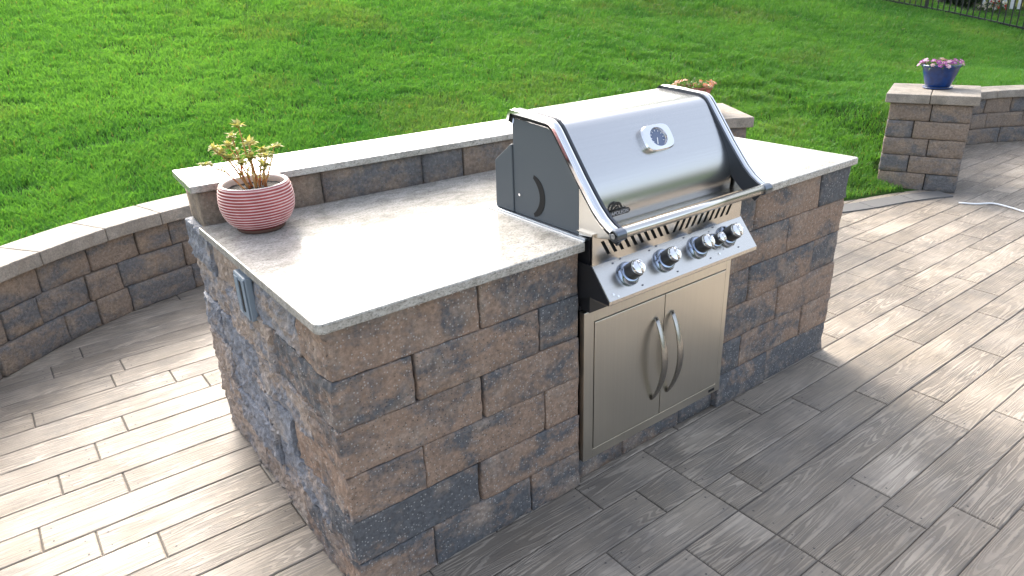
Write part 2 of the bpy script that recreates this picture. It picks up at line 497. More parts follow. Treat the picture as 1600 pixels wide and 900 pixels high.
# ------------------------------------------------------------------ lawn sheet
offs = [.13, .18, .25, .35, .5, .7, .95, 1.3, 1.7, 2.2, 2.8, 3.5, 4.3, 5.2, 6.3, 7.5, 9, 11, 13, 16, 20, 26, 34, 45, 60, 90, 150, 260]
nth = 420
th = np.linspace(-math.pi, math.pi, nth, endpoint=False)
V = []; F = []
rr = rb(th) + .13 * sstep(th, R(46), R(50)) * (1 - sstep(th, R(75), R(79)))
for o in offs:
    X = CEN.x + (rr + o) * np.cos(th); Y = CEN.y + (rr + o) * np.sin(th)
    if o == offs[0]:
        V += list(zip(X, Y, np.full(nth, -.10)))
    V += list(zip(X, Y, terrain(X, Y)))
for i in range(len(offs)):
    for k in range(nth):
        a, b = i * nth + k, i * nth + (k + 1) % nth
        F.append((a, a + nth, b + nth, b))
lawn = mesh('lawn', V, F, 'lawn_soil', None, True)
tag(lawn, 'rising green lawn behind the stone walls', 'lawn', kind='structure')

# ------------------------------------------------------------------ grass blades
def grass():
    pts = []
    n = 900000
    az = R(-12) + rng.random(n) * R(100)
    # distance from the camera's ground point, denser near
    u = rng.random(n)
    rho = 3.6 * (19.0 / 3.6) ** (u ** .92)
    x = CAM.x + rho * np.sin(az); y = CAM.y + rho * np.cos(az)
    keep = ~inside(x, y, .20) & ~(inside(x, y, .29) & (x > 3.9) & (x < 5.7)) & ~(inside(x, y, .30) & ((x < 3.6) | (x > 5.9)))
    # the two pillars
    for (cx, cy) in ((3.71, 1.88), (5.784, 1.115)):
        keep &= np.hypot(x - cx, y - cy) > .36
    x, y, rho = x[keep], y[keep], rho[keep]; n = len(x)
    z = terrain(x, y)
    def vn(x, y, s, seed):
        v = np.empty(len(x))
        for i in range(len(x)): v[i] = noise.noise((x[i] * s + seed, y[i] * s, seed))
        return v
    # clumps from a coarse noise grid (bilinear), fast
    def gridnoise(s, seed):
        gx, gy = np.arange(-12, 26, 1 / s), np.arange(-6, 26, 1 / s)
        g = np.random.default_rng(seed).random((len(gx) + 2, len(gy) + 2))
        fx, fy = (x + 12) * s, (y + 6) * s
        ix = np.clip(fx.astype(int), 0, len(gx)); iy = np.clip(fy.astype(int), 0, len(gy)); tx = np.clip(fx - ix, 0, 1); ty = np.clip(fy - iy, 0, 1)
        tx = tx * tx * (3 - 2 * tx); ty = ty * ty * (3 - 2 * ty)
        return (g[ix, iy] * (1 - tx) * (1 - ty) + g[ix + 1, iy] * tx * (1 - ty) + g[ix, iy + 1] * (1 - tx) * ty + g[ix + 1, iy + 1] * tx * ty)
    big = gridnoise(.7, 1) * .6 + gridnoise(1.7, 2) * .4
    clump = gridnoise(5, 3) * .5 + gridnoise(11, 4) * .5
    thin = rng.random(n) < np.clip((.42 - clump) * 2.6, 0, .62)
    x, y, z, rho, big, clump = (q[~thin] for q in (x, y, z, rho, big, clump)); n = len(x)
    olive = sstep(gridnoise(.9, 7) * .6 + gridnoise(2.4, 8) * .4, .52, .80)
    # scruffy, darker clumps right of the grill
    scruff = np.exp(-(((x - 6.3) / 1.6) ** 2 + ((y - 3.6) / 1.3) ** 2)) * (clump > .55)
    h = (.026 + .034 * clump + .014 * rng.random(n)) * (1 + .55 * scruff) * np.clip(rho / 8, .95, 1.5)
    w = .0014 + .00034 * rho + .0007 * rng.random(n)
    yaw = rng.random(n) * 2 * np.pi
    lean_dir = rng.random(n) * 2 * np.pi + (big - .5) * 2
    lean = h * (.25 + .75 * rng.random(n))
    wx, wy = np.cos(yaw) * w, np.sin(yaw) * w
    lx, ly = np.cos(lean_dir) * lean, np.sin(lean_dir) * lean
    V = np.empty((n, 5, 3), np.float32)
    z0 = z - .006
    V[:, 0] = np.stack([x - wx, y - wy, z0], 1); V[:, 1] = np.stack([x + wx, y + wy, z0], 1)
    V[:, 2] = np.stack([x + wx * .8 + lx * .35, y + wy * .8 + ly * .35, z + h * .6], 1)
    V[:, 3] = np.stack([x - wx * .8 + lx * .35, y - wy * .8 + ly * .35, z + h * .6], 1)
    V[:, 4] = np.stack([x + lx, y + ly, z + h], 1)
    me = bpy.data.meshes.new('grass')
    me.vertices.add(n * 5); me.vertices.foreach_set('co', V.ravel())
    base = (np.arange(n) * 5)[:, None]
    loops = np.concatenate([base + np.array([[0, 1, 2, 3]]), base + np.array([[3, 2, 4]])], 1).ravel()
    me.loops.add(len(loops)); me.loops.foreach_set('vertex_index', loops.astype(np.int32))
    me.polygons.add(n * 2)
    st = np.stack([np.arange(n) * 7, np.arange(n) * 7 + 4], 1).ravel()
    me.polygons.foreach_set('loop_start', st.astype(np.int32))
    me.update(calc_edges=True)
    # natural colour of each blade
    hue = np.clip(.9 * (big - .5) + .45 * (clump - .5) + .40 * (rng.random(n) - .5) + .5, 0, 1)[:, None]
    c0 = np.array([[.036, .152, .026]]); c1 = np.array([[.128, .315, .055]])
    col = c0 * (1 - hue) + c1 * hue
    ol = (olive * .42)[:, None]; col = col * (1 - ol) + np.array([[.135, .215, .060]]) * ol
    dry = (rng.random(n) < .02 + .05 * olive)[:, None]
    col = np.where(dry, np.array([[.17, .20, .06]]), col)
    col = col * (1 - .22 * scruff[:, None])
    rgba = np.ones((n, 5, 4), np.float32); rgba[:, :, :3] = col[:, None, :]
    a = me.color_attributes.new('tint', 'FLOAT_COLOR', 'POINT')
    a.data.foreach_set('color', rgba.ravel())
    me.materials.append(M['grass_blade'])
    o = bpy.data.objects.new('grass', me); C.objects.link(o)
    tag(o, 'short mown green grass growing over the lawn', 'grass', kind='stuff')
grass()

# ------------------------------------------------------------------ patio
PY0, PW = -.445, .148
slab_t = np.linspace(-math.pi, math.pi, 300, endpoint=False)
V = [(CEN.x + (rb(t) + .14) * math.cos(t), CEN.y + (rb(t) + .14) * math.sin(t), -.006) for t in slab_t]
patio = mesh('patio', V + [(CEN.x, CEN.y, -.006)], [(i, (i + 1) % 300, 300) for i in range(300)], 'saw_joint')
tag(patio, 'grey stamped concrete patio patterned as wood planks', 'patio', kind='structure')
# rows: row r spans PY0 + r*PW .. +PW
known = {2: [.833, 1.745, 2.341], 1: [.992, 1.95], 0: [.70, 1.331, 2.206], -1: [.908, 2.398], -2: [1.642, 2.263], -3: [.6, 1.581, 2.486], -4: [.9, 1.76, 2.65],
         7: [-.423], 8: [-.592], 9: [-.747], 10: [-.454], 11: [-.655], 12: [-.507], 13: [-.378], 14: [-.9], 15: [-.69], 17: [-.282], 18: [-.572], 19: [-.425]}
def project(p):
    d = Vector(p) - CAM; zc = d.dot(fw)
    return (800 + FPX * d.dot(r2) / zc, 450 - FPX * d.dot(u2) / zc, zc)
planks = []
xs_ = np.arange(-4.5, 11.5, .02)
for r in range(-22, 25):
    y0 = PY0 + r * PW; y1 = y0 + PW
    ins = inside(xs_, np.full_like(xs_, (y0 + y1) / 2), .12) | inside(xs_, np.full_like(xs_, y0), .12)
    if not ins.any(): continue
    xa, xb = xs_[ins].min(), xs_[ins].max()
    rnd = random.Random(r * 13 + 5)
    k = sorted(known.get(r, [rnd.uniform(-.5, .5)]))
    ends = list(k)
    while ends[0] > xa: ends.insert(0, ends[0] - rnd.choice((.6, .9, .9, 1.2)) - rnd.uniform(-.03, .03))
    while ends[-1] < xb: ends.append(ends[-1] + rnd.choice((.6, .9, .9, 1.2)) + rnd.uniform(-.03, .03))
    if y1 <= .01: ends = sorted([e for e in ends if abs(e - 1.187) > .12] + [1.187])
    for a, b in zip(ends, ends[1:]):
        a2, b2 = max(a, xa), min(b, xb)
        if b2 - a2 < .05: continue
        # skip gaps in the outline (where the row leaves the patio in the middle)
        mid = inside(np.array([a2 + .02, (a2 + b2) / 2, b2 - .02]), np.full(3, (y0 + y1) / 2), .15)
        if not mid.any(): continue
        planks.append((r, a2, b2, y0, y1))
def plank_geo(a, b, y0, y1, r):
    g = .0014; gx = .0022
    cy0 = g * (2.0 if r == 0 else 1); cy1 = g * (2.0 if r == -1 else 1)
    gl = gx * (1.1 if abs(a - 1.187) < .001 and y1 < .02 else 1)
    L, W = b - a, y1 - y0; c = .0035
    o = [(gl, cy0), (L - gx, cy0), (L - gx, W - cy1), (gl, W - cy1)]
    i = [(gl + c, cy0 + c), (L - gx - c, cy0 + c), (L - gx - c, W - cy1 - c), (gl + c, W - cy1 - c)]
    V = [(x, y, -.02) for x, y in o] + [(x, y, -.003) for x, y in o] + [(x, y, 0) for x, y in i]
    F = [(8, 9, 10, 11)] + [(4 + k, 4 + (k + 1) % 4, 8 + (k + 1) % 4, 8 + k) for k in range(4)] + [(k, (k + 1) % 4, 4 + (k + 1) % 4, 4 + k) for k in range(4)]
    mi = [0] * len(F)
    if L > .35:
        for ex in (.035, L - .035):
            for ey in (.035, W - .035):
                if ex > .1 and rnd2.random() < .25: continue
                b0 = len(V); rad = rnd2.uniform(.0028, .0042)
                V += [(ex + rad * math.cos(q * math.pi / 3), ey + rad * math.sin(q * math.pi / 3), .0006) for q in range(6)]
                F.append(tuple(range(b0, b0 + 6))); mi.append(1)
    return V, F, mi
rnd2 = random.Random(3)
def plank_seen(p):
    r, a, b, y0, y1 = p
    best = 0
    for fx in (0, .25, .5, .75, 1):
        q = (a + (b - a) * fx, (y0 + y1) / 2, 0)
        if 0.1 < q[0] < 2.38 and .05 < q[1] < 1.22: continue
        u, v, zc = project(q)
        if zc > .3 and -60 < u < 1660 and -20 < v < 960: best = max(best, (b - a) / zc ** 2 )
    return best
planks.sort(key=lambda p: -plank_seen(p))
rest = MB()
for i, p in enumerate(planks):
    r, a, b, y0, y1 = p
    V, F, mi = plank_geo(a, b, y0, y1, r)
    if i < 290 and plank_seen(p) > 0:
        o = mesh('plank', V, F, ['stamped_plank', 'nail_print'], patio)
        o.location = (a, y0, rnd2.uniform(-.0012, .0008))
        o.data.polygons.foreach_set('material_index', mi)
    else:
        rest.add([(x + a, y + y0, z) for x, y, z in V], F, 0)
        rest.mi[-len(F):] = mi
ro = rest.build('outer_planks', ['stamped_plank', 'nail_print'], patio); ro['kind'] = 'stuff'

# kerb band along the lawn opening
kerb = tag(empty('kerb', KERB.at(0)), 'curved grey kerb band between the patio and the lawn', 'kerb', kind='structure')
t = 0.
while t < KERB.L - .05:
    t1 = min(t + .42, KERB.L)
    V = []; n = 6
    for z in (-.05, .010):
        for o in (0.004, .165):
            for k in range(n + 1):
                tt = t + .003 + (t1 - t - .006) * k / n
                p = KERB.at(tt); d = KERB.tan(tt); nn = Vector((-d.y, d.x, 0)); q = p + nn * o - KERB.at(0)
                V.append((q.x, q.y, z))
    s1 = n + 1; F = []
    for k in range(n):
        F += [(2 * s1 + k, 2 * s1 + k + 1, 3 * s1 + k + 1, 3 * s1 + k), (k, k + 1, 2 * s1 + k + 1, 2 * s1 + k), (s1 + k + 1, s1 + k, 3 * s1 + k, 3 * s1 + k + 1)]
    F += [(0, 2 * s1, 3 * s1, s1), (n, s1 + n, 3 * s1 + n, 2 * s1 + n)]
    mesh('kerb_piece', V, F, 'kerb_grey', kerb)
    t = t1

# ------------------------------------------------------------------ retaining walls
def retaining_wall(name, path, label, side=1, seed=0, t0=0., t1=None):
    root = tag(empty(name, path.at(t0)), label, 'wall', 'stone retaining walls around the patio')
    inv = Matrix.Translation(-path.at(t0))
    rnd = random.Random(seed); t1 = t1 or path.L
    ch = .1524
    for c in range(3):
        t = t0 - rnd.uniform(0, .2)
        while t < t1 - .02:
            L = rnd.choice((.2, .2, .29, .29, .40)); a = max(t, t0); b = min(t + L, t1)
            if b - a > .06:
                pa, pb = path.at(a), path.at(b)
                d = (pb - pa).normalized(); nn = Vector((-d.y, d.x, 0)) * side
                out = rnd.uniform(-.006, .007) + .008 * c
                org = pa if side > 0 else pb
                dd = d if side > 0 else -d
                mw = inv @ frame(org + nn * out + dd * .003 + Vector((0, 0, c * ch + .001)), dd)
                rough_block('block', (pb - pa).length - .006, .24, ch - .002, 'wall_block', root, mw, (.016, .007, .007, .002), .032, seed * 100 + c * 37 + t * 11, .12, .003)
            t += L
    t = t0
    while t < t1 - .02:
        L = rnd.uniform(.33, .40); b = min(t + L, t1)
        if t1 - b < .15: b = t1
        n = 12; V = []
        for z in (3 * ch, 3 * ch + .074):
            for o in (-.035, .265):
                for k in range(n + 1):
                    tt = t + .002 + (b - t - .004) * k / n
                    p = path.at(tt); d = path.tan(tt); nn = Vector((-d.y, d.x, 0)) * side
                    q = p + nn * (o + (.006 * noise.noise((tt * 25, z * 40, seed)) + .004 * noise.noise((tt * 80, z * 40, seed)) if o < 0 else 0)) - path.at(t0)
                    V.append((q.x, q.y, z))
        s1 = n + 1; F = []
        for k in range(n):
            F += [(2 * s1 + k, 2 * s1 + k + 1, 3 * s1 + k + 1, 3 * s1 + k), (k, k + 1, 2 * s1 + k + 1, 2 * s1 + k), (s1 + k + 1, s1 + k, 3 * s1 + k, 3 * s1 + k + 1), (k + 1, k, s1 + k, s1 + k + 1)]
        F += [(0, 2 * s1, 3 * s1, s1), (n, s1 + n, 3 * s1 + n, 2 * s1 + n)]
        m = MB(); m.add(V, F); m.build('cap_slab', 'cap_stone', root, bevel=.006, seg=2)
        t = b
    # footing mass behind the blocks
    n = 40; V = []
    for z in (0.0, 3 * ch - .004):
        for o in (.06, .22):
            for k in range(n + 1):
                tt = t0 + (t1 - t0) * k / n; p = path.at(tt); d = path.tan(tt); nn = Vector((-d.y, d.x, 0)) * side
                q = p + nn * o - path.at(t0); V.append((q.x, q.y, z))
    s1 = n + 1; F = []
    for k in range(n):
        F += [(k, k + 1, 2 * s1 + k + 1, 2 * s1 + k), (s1 + k + 1, s1 + k, 3 * s1 + k, 3 * s1 + k + 1), (2 * s1 + k, 2 * s1 + k + 1, 3 * s1 + k + 1, 3 * s1 + k)]
    mesh('core', V, F, 'mortar', root)
    return root
retaining_wall('retaining_wall', WALL_LEFT, 'curved stone block retaining wall with pale cap left of the island', 1, 3)
retaining_wall('retaining_wall', WALL_RIGHT, 'low stone block retaining wall running off behind the blue flower pot pillar', 1, 8)

def pillar(name, cen, xdir, label, seed, size=.58, body=.70, capH=.072):
    root = tag(empty(name, (cen[0], cen[1], 0), math.atan2(xdir[1], xdir[0])), label, 'pillar', 'stone pillars at the lawn opening')
    rnd = random.Random(seed); h = size / 2; nc = 5; ch = body / nc
    for c in range(nc):
        z = c * ch + .001
        # four faces; corner blocks alternate
        cuts = [[.60], [.36], [.56], [.34], [.52]][c] if seed == 1 else [rnd.choice((.36, .6))]
        e = [0] + [q * size for q in cuts] + [size]
        for f in range(4):
            rot = Matrix.Rotation(f * math.pi / 2, 4, 'Z')
            for q, (a, b) in enumerate(zip(e, e[1:])):
                b2 = b if f in (0, 2) else b
                lo = a if (f in (0, 2) or a > 0) else .18
                hi = b2 if (f in (0, 2) or b2 < size) else size - .18
                if hi - lo < .04: continue
                mw = rot @ Matrix.Translation((lo - h + .003, -h + rnd.uniform(-.005, .004), z))
                rough_block('block', hi - lo - .006, .175, ch - .003, 'wall_block', root, mw,
                            (.013, .010 if lo == 0 else .003, .010 if hi == size else .003, .002), .036, seed * 50 + c * 9 + f * 3 + q, .12, .003)
    box('core', -h + .05, h - .05, -h + .05, h - .05, .0, body - .006, 'mortar', root)
    k = h + .035
    for x0, x1 in ((-k, -.012), (-.008, k)):
        m = MB(); m.box(x0, x1, -k, k, body, body + capH); m.build('cap_slab', 'cap_stone', root, bevel=.007)
    return root
pillar('stone_pillar', (5.784, 1.115), (.37, -.93), 'stone block pillar carrying the blue flower pot', 1)
pillar('stone_pillar', (3.71, 1.88), (.835, -.55), 'stone block pillar mostly hidden behind the grill, only its cap corner showing', 2)

# ------------------------------------------------------------------ island
island = tag(empty('kitchen_island', (0, 0, 0)), 'stone block outdoor kitchen island with pale granite countertop', 'island')
CH = .1524
def wallfront(x): return 1.003 - .055 * x
front = {5: [0, .465, .85], 4: [0, .239, .685, .852], 3: [0, .463, .853], 2: [0, .239, .703, .855], 1: [0, .433, .855], 0: [0, .25, .635, .857]}
frontR = {5: [1.635, 1.775, 2.228, 2.44], 4: [1.635, 2.02, 2.44], 3: [1.635, 1.778, 2.235, 2.44], 2: [1.635, 2.0, 2.44], 1: [1.635, 1.767, 2.21, 2.44], 0: [1.635, 1.975, 2.44]}
side = {5: [.19, .62, .96, 1.28], 4: [0, .42, .85, 1.28], 3: [.197, .65, 1.05, 1.28], 2: [0, .40, .62, 1.0, 1.28], 1: [.2, .60, .98, 1.28], 0: [0, .42, .80, 1.28]}
sd = 0
rb_ = random.Random(21)
for c in range(6):
    z = c * CH + .0008
    sides_own = side[c][0] == 0          # this course's corner block turns along the side
    depth0 = .19
    for k, (a, b) in enumerate(zip(front[c], front[c][1:])):
        sd += 1
        out = rb_.uniform(-.0015, .002)
        jag = .012 if c == 0 else .0035
        if k == 0 and sides_own:
            D = side[c][1]
            rough_block('block', b - a - .003, D - .004, CH - .002, 'block_face', island, Matrix.Translation((a + rb_.uniform(-.003, .004), out, z)), (jag, .024, .002, .002), .016, sd, .06, .002, True, True)
        else:
            dd = side[c][0] - .003 if k == 0 else .19
            rough_block('block', b - a - .007, dd, CH - .0016, 'block_face', island, Matrix.Translation((a + .004 if k else a + rb_.uniform(-.004, .006), out, z)),
                        (jag, .024 if k == 0 else .002, .002, .002), .016 if k == 0 else .03, sd, .12, .002, True, k == 0)
    for k, (a, b) in enumerate(zip(frontR[c], frontR[c][1:])):
        sd += 1; last = k == len(frontR[c]) - 2
        rough_block('block', b - a - .005, .19, CH - .002, 'block_face', island, Matrix.Translation((a + .0025, rb_.uniform(-.003, .004), z)),
                    (.005, .002, .022 if last else .002, .002), .03 if last else .05, sd, .12, .002, True)
    ys = side[c][1:] if sides_own else side[c]
    for a, b in zip(ys, ys[1:]):
        sd += 1
        # local x runs towards -Y (left face seen from outside), front faces -X
        mw = frame((rb_.uniform(-.010, .010), b - .002, z), (0, -1))
        rough_block('block', b - a - .005, .19, CH - .003, 'block_split', island, mw, (.024, .004, .004, .002), .016, sd, .12, .004, True, True)
    # right end, plainer
    for a, b in ((.20, .62), (.62, 1.13)):
        sd += 1
        mw = frame((2.44, a + .002, z), (0, 1))
        rough_block('block', b - a - .004, .19, CH - .002, 'block_split', island, mw, (.02, .004, .004, .002), .06, sd)
    # back, plainest
    for q in range(5):
        sd += 1
        xa = .2 + q * .41
        ya = 1.285 - .055 * (xa + .41)
        mw = frame((xa + .408, ya, z), (-1, .055))
        rough_block('block', .405, .19, CH - .002, 'block_split', island, mw, (.012, .004, .004, .002), .1, sd)
# raised bar course
ang = math.atan(-.055)
d_ = Vector((math.cos(ang), math.sin(ang), 0))
bx = [0, .437, .862, 1.053, 1.47, 1.90, 2.12, 2.445]
for a, b in zip(bx, bx[1:]):
    sd += 1
    p = Vector((0, wallfront(0), 0)) + d_ * (a + .003)
    mw = frame((p.x, p.y + rb_.uniform(-.003, .003), 6 * CH + .0008), d_)
    rough_block('block', b - a - .006, .27, CH - .003, 'wall_block', island, mw, (.006, .012 if a == 0 else .003, .003, .008), .05, sd, .08)
for (x0, x1, y0, y1, z1) in ((.10, .84, .12, 1.15, .905), (1.65, 2.33, .12, 1.05, .905), (.845, 1.645, .62, 1.05, .905)):
    box('core', x0, x1, y0, y1, .0, z1, 'core_concrete', island)
box('core', .84, 1.65, .05, .60, .0, .03, 'mortar', island)
box('core', .8405, .8425, .03, .60, .03, .90, 'black_gap', island)
box('core', 1.6475, 1.6495, .03, .60, .03, .90, 'black_gap', island)
box('core', .843, 1.647, .60, .618, .03, .90, 'black_gap', island)
for a, b in ((.86, 1.10), (1.10, 1.42), (1.42, 1.632)):
    sd += 1
    rough_block('block', b - a - .005, .19, .094, 'block_face', island, Matrix.Translation((a + .0025, .022, .0008)), (.006, .002, .002, .002), .05, sd)

# countertop, one U shaped slab
def slab(name, outline, z0, z1, mat, parent, bevel):
    n = len(outline)
    m = MB(); m.add([(x, y, z0) for x, y in outline] + [(x, y, z1) for x, y in outline],
                    [tuple(range(n))[::-1], tuple(range(n, 2 * n))] + [(i, (i + 1) % n, n + (i + 1) % n, n + i) for i in range(n)])
    return m.build(name, mat, parent, bevel=bevel, seg=2, angle=30)
ct = [(-.026, -.005), (-.022, -.018), (-.008, -.026), (.853, -.026), (.853, .482), (1.632, .482), (1.632, -.026), (2.452, -.026), (2.462, -.016)]
ct += [(2.462, wallfront(2.462) - .003), (-.026, wallfront(-.026) - .003)]
slab('countertop', ct, .9155, .945, 'granite', island, .004)
# bar cap
P0 = Vector((0, wallfront(0), 0)); nrm = Vector((-d_.y, d_.x, 0))
cc = [P0 + d_ * (-.028) + nrm * (-.018), P0 + d_ * 2.47 + nrm * (-.018), P0 + d_ * 2.47 + nrm * .30, P0 + d_ * (-.028) + nrm * .30]
slab('bar_cap', [(p.x, p.y) for p in cc], 7 * CH - .001, 7 * CH + .025, 'granite', island, .004)

# outlet on the left face
ou = empty('outlet_box', (-.012, .60, .815)); ou.parent = island
m = MB(); m.box(-.014, .012, -.055, .055, -.072, .075); m.build('cover', 'outlet_grey', ou, bevel=.006)
box('hinge', -.018, -.0142, -.053, -.040, -.066, .070, 'outlet_grey', ou, bevel=.003)
box('slot', -.0157, -.0145, -.012, .004, -.05, .055, 'black_gap', ou)
box('lip', -.0165, -.0142, .012, .045, -.06, .063, 'outlet_grey', ou, bevel=.0025)

# ------------------------------------------------------------------ grill
XL, XR = .858, 1.622
grill = tag(empty('built_in_grill', (1.24, .2, .945)), 'stainless steel built-in gas grill with closed lid and control knobs', 'grill')
GI = Matrix.Translation((-1.24, -.2, -.945))
def gb(m, name, mat, parent=None, **kw):
    inv = GI
    return m.build(name, mat, parent or grill, mw=inv if parent is None else None, **kw)
LID = [(.350, .955), (.350, 1.290), (.340, 1.300), (.155, 1.288), (.140, 1.284), (.127, 1.276), (.115, 1.263), (.086, 1.222), (.054, 1.175), (.030, 1.137), (.013, 1.106), (.001, 1.078),
       (-.006, 1.050), (-.010, 1.020), (-.010, .990), (-.006, .968), (.0, .956)]
m = MB(); m.prism_x(LID, XL + .041, XR - .041); lid = gb(m, 'lid', 'steel_lid')
bm = bmesh.new(); bm.from_mesh(lid.data); bmesh.ops.recalc_face_normals(bm, faces=bm.faces)
for f in bm.faces: f.smooth = True
for e in bm.edges:
    if e.calc_face_angle(0) > R(50): e.smooth = False
bm.to_mesh(lid.data); bm.free()
TR = [(.372, 1.272), (.362, 1.300), (.348, 1.311), (.25, 1.306), (.160, 1.299), (.142, 1.294), (.126, 1.283), (.112, 1.268), (.06, 1.203), (.010, 1.141), (-.03, 1.095), (-.06, 1.062), (-.09, 1.036), (-.118, 1.019), (-.145, 1.008), (-.158, .998)]
def sweep(m, x0, x1, th, lift=0., round_=False):
    n = len(TR); nor = []
    for i in range(n):
        a, b = TR[max(i - 1, 0)], TR[min(i + 1, n - 1)]
        d = Vector((b[0] - a[0], b[1] - a[1])).normalized(); nor.append((d.y * 1.0, -d.x * 1.0) if False else (-d.y * -1.0, d.x * -1.0))
    sec = [(0, -th), (0, 0), (1, 0), (1, -th)] if not round_ else [(0, -th)] + [(.5 - .5 * math.cos(q * math.pi / 6), -.35 * th + .35 * th * math.sin(q * math.pi / 6)) for q in range(7)] + [(1, -th)]
    V = []
    for (y, z), (ny, nz) in zip(TR, nor):
        for u, w in sec: V.append((x0 + (x1 - x0) * u, y + ny * (w + lift), z + nz * (w + lift)))
    k = len(sec); F = []
    for i in range(n - 1):
        for q in range(k): F.append((i * k + q, i * k + (q + 1) % k, (i + 1) * k + (q + 1) % k, (i + 1) * k + q))
    F += [tuple(range(k)), tuple(range((n - 1) * k, n * k))[::-1]]
    m.add(V, F)
for sgn, xo in ((1, XL), (-1, XR)):
    tr = empty('lid_trim', (0, 0, 0)); tr.parent = grill
    m = MB(); sweep(m, xo + sgn * .008, xo + sgn * .033, .030, 0, True); o = m.build('chrome_band', 'chrome_satin', tr, smooth=False, mw=GI)
    o.data.polygons.foreach_set('use_smooth', [len(p.vertices) == 4 for p in o.data.polygons])
    m = MB(); sweep(m, xo, xo + sgn * .0055, .012, -.003); m.build('outer_bead', 'chrome', tr, mw=GI)
    m = MB(); sweep(m, xo + sgn * .0056, xo + sgn * .0079, .02, -.007); m.build('groove', 'black_gap', tr, mw=GI)
    m = MB(); sweep(m, xo + sgn * .0331, xo + sgn * .043, .06, -.002); m.build('inner_band', 'dark_metal', tr, mw=GI)
    m = MB(); m.tube([(xo + sgn * .0, -.141, .993), (xo + sgn * .040, -.141, .993)], .0195, 20); m.build('handle_socket', 'socket_metal', tr, bevel=.003, mw=GI)
    m = MB(); m.tube([(xo - sgn * .002, -.141, .993), (xo + sgn * .0, -.141, .993)], .009, 14); m.build('socket_plug', 'chrome', tr, mw=GI)
m = MB(); m.tube([(XL + .038, -.141, .995), (XR - .038, -.141, .995)], .0165, 24); o = gb(m, 'handle', 'steel_panel')
o.data.polygons.foreach_set('use_smooth', [len(p.vertices) == 4 for p in o.data.polygons])
SIDE = [(.350, .955), (.350, 1.289), (.252, 1.284), (.158, 1.276), (.138, 1.269), (.120, 1.254), (.022, 1.128), (.022, .955)]
NOSE = [(.0215, .955), (.0215, 1.127), (-.03, 1.072), (-.062, 1.041), (-.10, 1.012), (-.125, .997), (-.118, .975), (-.05, .962)]
for sgn, xo in ((1, XL), (-1, XR)):
    a, b = sorted((xo + sgn * .010, xo + sgn * .0275))
    sp = gb_m = MB(); sp.prism_x(SIDE, a, b); sp = sp.build('side_panel', 'grey_casting', grill, bevel=.002, mw=GI)
    nb = MB(); nb.prism_x(NOSE, a, b); nb.build('side_nose', 'steel_panel', grill, bevel=.0015, mw=GI)
    # crescent slot and rivet
    xs = xo + sgn * .0085
    V = []; n = 14
    for k in range(n + 1):
        t = R(-68 + 136 * k / n)
        for rad in (.058, .084):
            wv = .071 + (rad - .071) * (1 - .55 * abs(2 * k / n - 1) ** 3)
            V.append((xs, .268 - wv * math.cos(t), 1.035 + wv * math.sin(t)))
    F = [(2 * k, 2 * k + 1, 2 * k + 3, 2 * k + 2) for k in range(n)]
    V2 = [(x + sgn * .0012, y, z) for x, y, z in V]
    F2 = F + [tuple(i + len(V) for i in f[::-1]) for f in F] + [(2 * k, 2 * k + 2, 2 * k + 2 + len(V), 2 * k + len(V)) for k in range(n)] + [(2 * k + 3, 2 * k + 1, 2 * k + 1 + len(V), 2 * k + 3 + len(V)) for k in range(n)]
    mesh('side_slot', V + V2, F2, 'black_gap', sp, mw=Matrix.Identity(4))
    rv = MB(); rv.tube([(xs + sgn * .003, .318, 1.025), (xs - sgn * .002, .318, 1.025)], .005, 10); rv.build('rivet', 'chrome', sp)
    a, b = sorted((xo + sgn * .006, xo + sgn * .0272))
m = MB(); m.prism_x([(.352, .956), (.352, 1.192), (.360, 1.192), (.452, 1.125), (.455, .956)], XL + .006, XR - .006); gb(m, 'rear_housing', 'grey_casting', bevel=.003)
m = MB(); m.box(XL - .004, XL + .03, -.022, .478, .9455, .9545); m.box(XR - .03, XR + .022, -.022, .478, .9455, .9545); m.box(XL + .03, XR - .03, .44, .478, .9455, .9545)
gb(m, 'mounting_flange', 'flange_metal', bevel=.002)
m = MB(); m.box(XL - .012, XL - .0045, -.022, .484, .9453, .9485); gb(m, 'silicone_bead', 'silicone')
# firebox body under lid
m = MB(); m.box(XL + .012, XR - .012, -.03, .43, .70, .9545); gb(m, 'firebox', 'black_plastic')
# slotted vent panel
zb, zt, z0, z1, yv = .896, .945, .871, .975, -.052
xa, xb = .858, 1.60
sl = [(.930 - .012 + i * .0312 * .9, .899 - .012 + i * .0312 * .9) for i in range(10)]
sl = [(.922 + i * .0308, .892 + i * .0308) for i in range(10)] + [(1.226 + i * .0315, 1.256 + i * .0315) for i in range(10)]
w = .0145
V = [(xa, yv, z0), (xb, yv, z0), (xb, yv, zb), (xa, yv, zb), (xa, yv, zt), (xb, yv, zt), (xb, yv, z1), (xa, yv, z1)]
F = [(0, 1, 2, 3), (4, 5, 6, 7)]
edges = [(xa, xa)] + [e for b_, t_ in sl for e in ((b_, t_), (b_ + w, t_ + w))] + [(xb, xb)]
for k in range(0, len(edges), 2):
    (b0, t0_), (b1, t1_) = edges[k], edges[k + 1]
    n = len(V); V += [(b0, yv, zb), (b1, yv, zb), (t1_, yv, zt), (t0_, yv, zt)]; F.append((n, n + 1, n + 2, n + 3))
nb = len(V)
m = MB(); m.add(V, F); m.box(xa, xb, yv + .0015, yv + .02, z1 - .004, z1); m.box(xa, xb, yv + .02, .02, z1 - .003, z1 - .0005)
gb(m, 'vent_panel', 'steel_panel')
m = MB(); m.box(xa + .004, xb - .004, yv + .006, yv + .008, z0, z1 - .006); gb(m, 'vent_backing', 'black_gap')
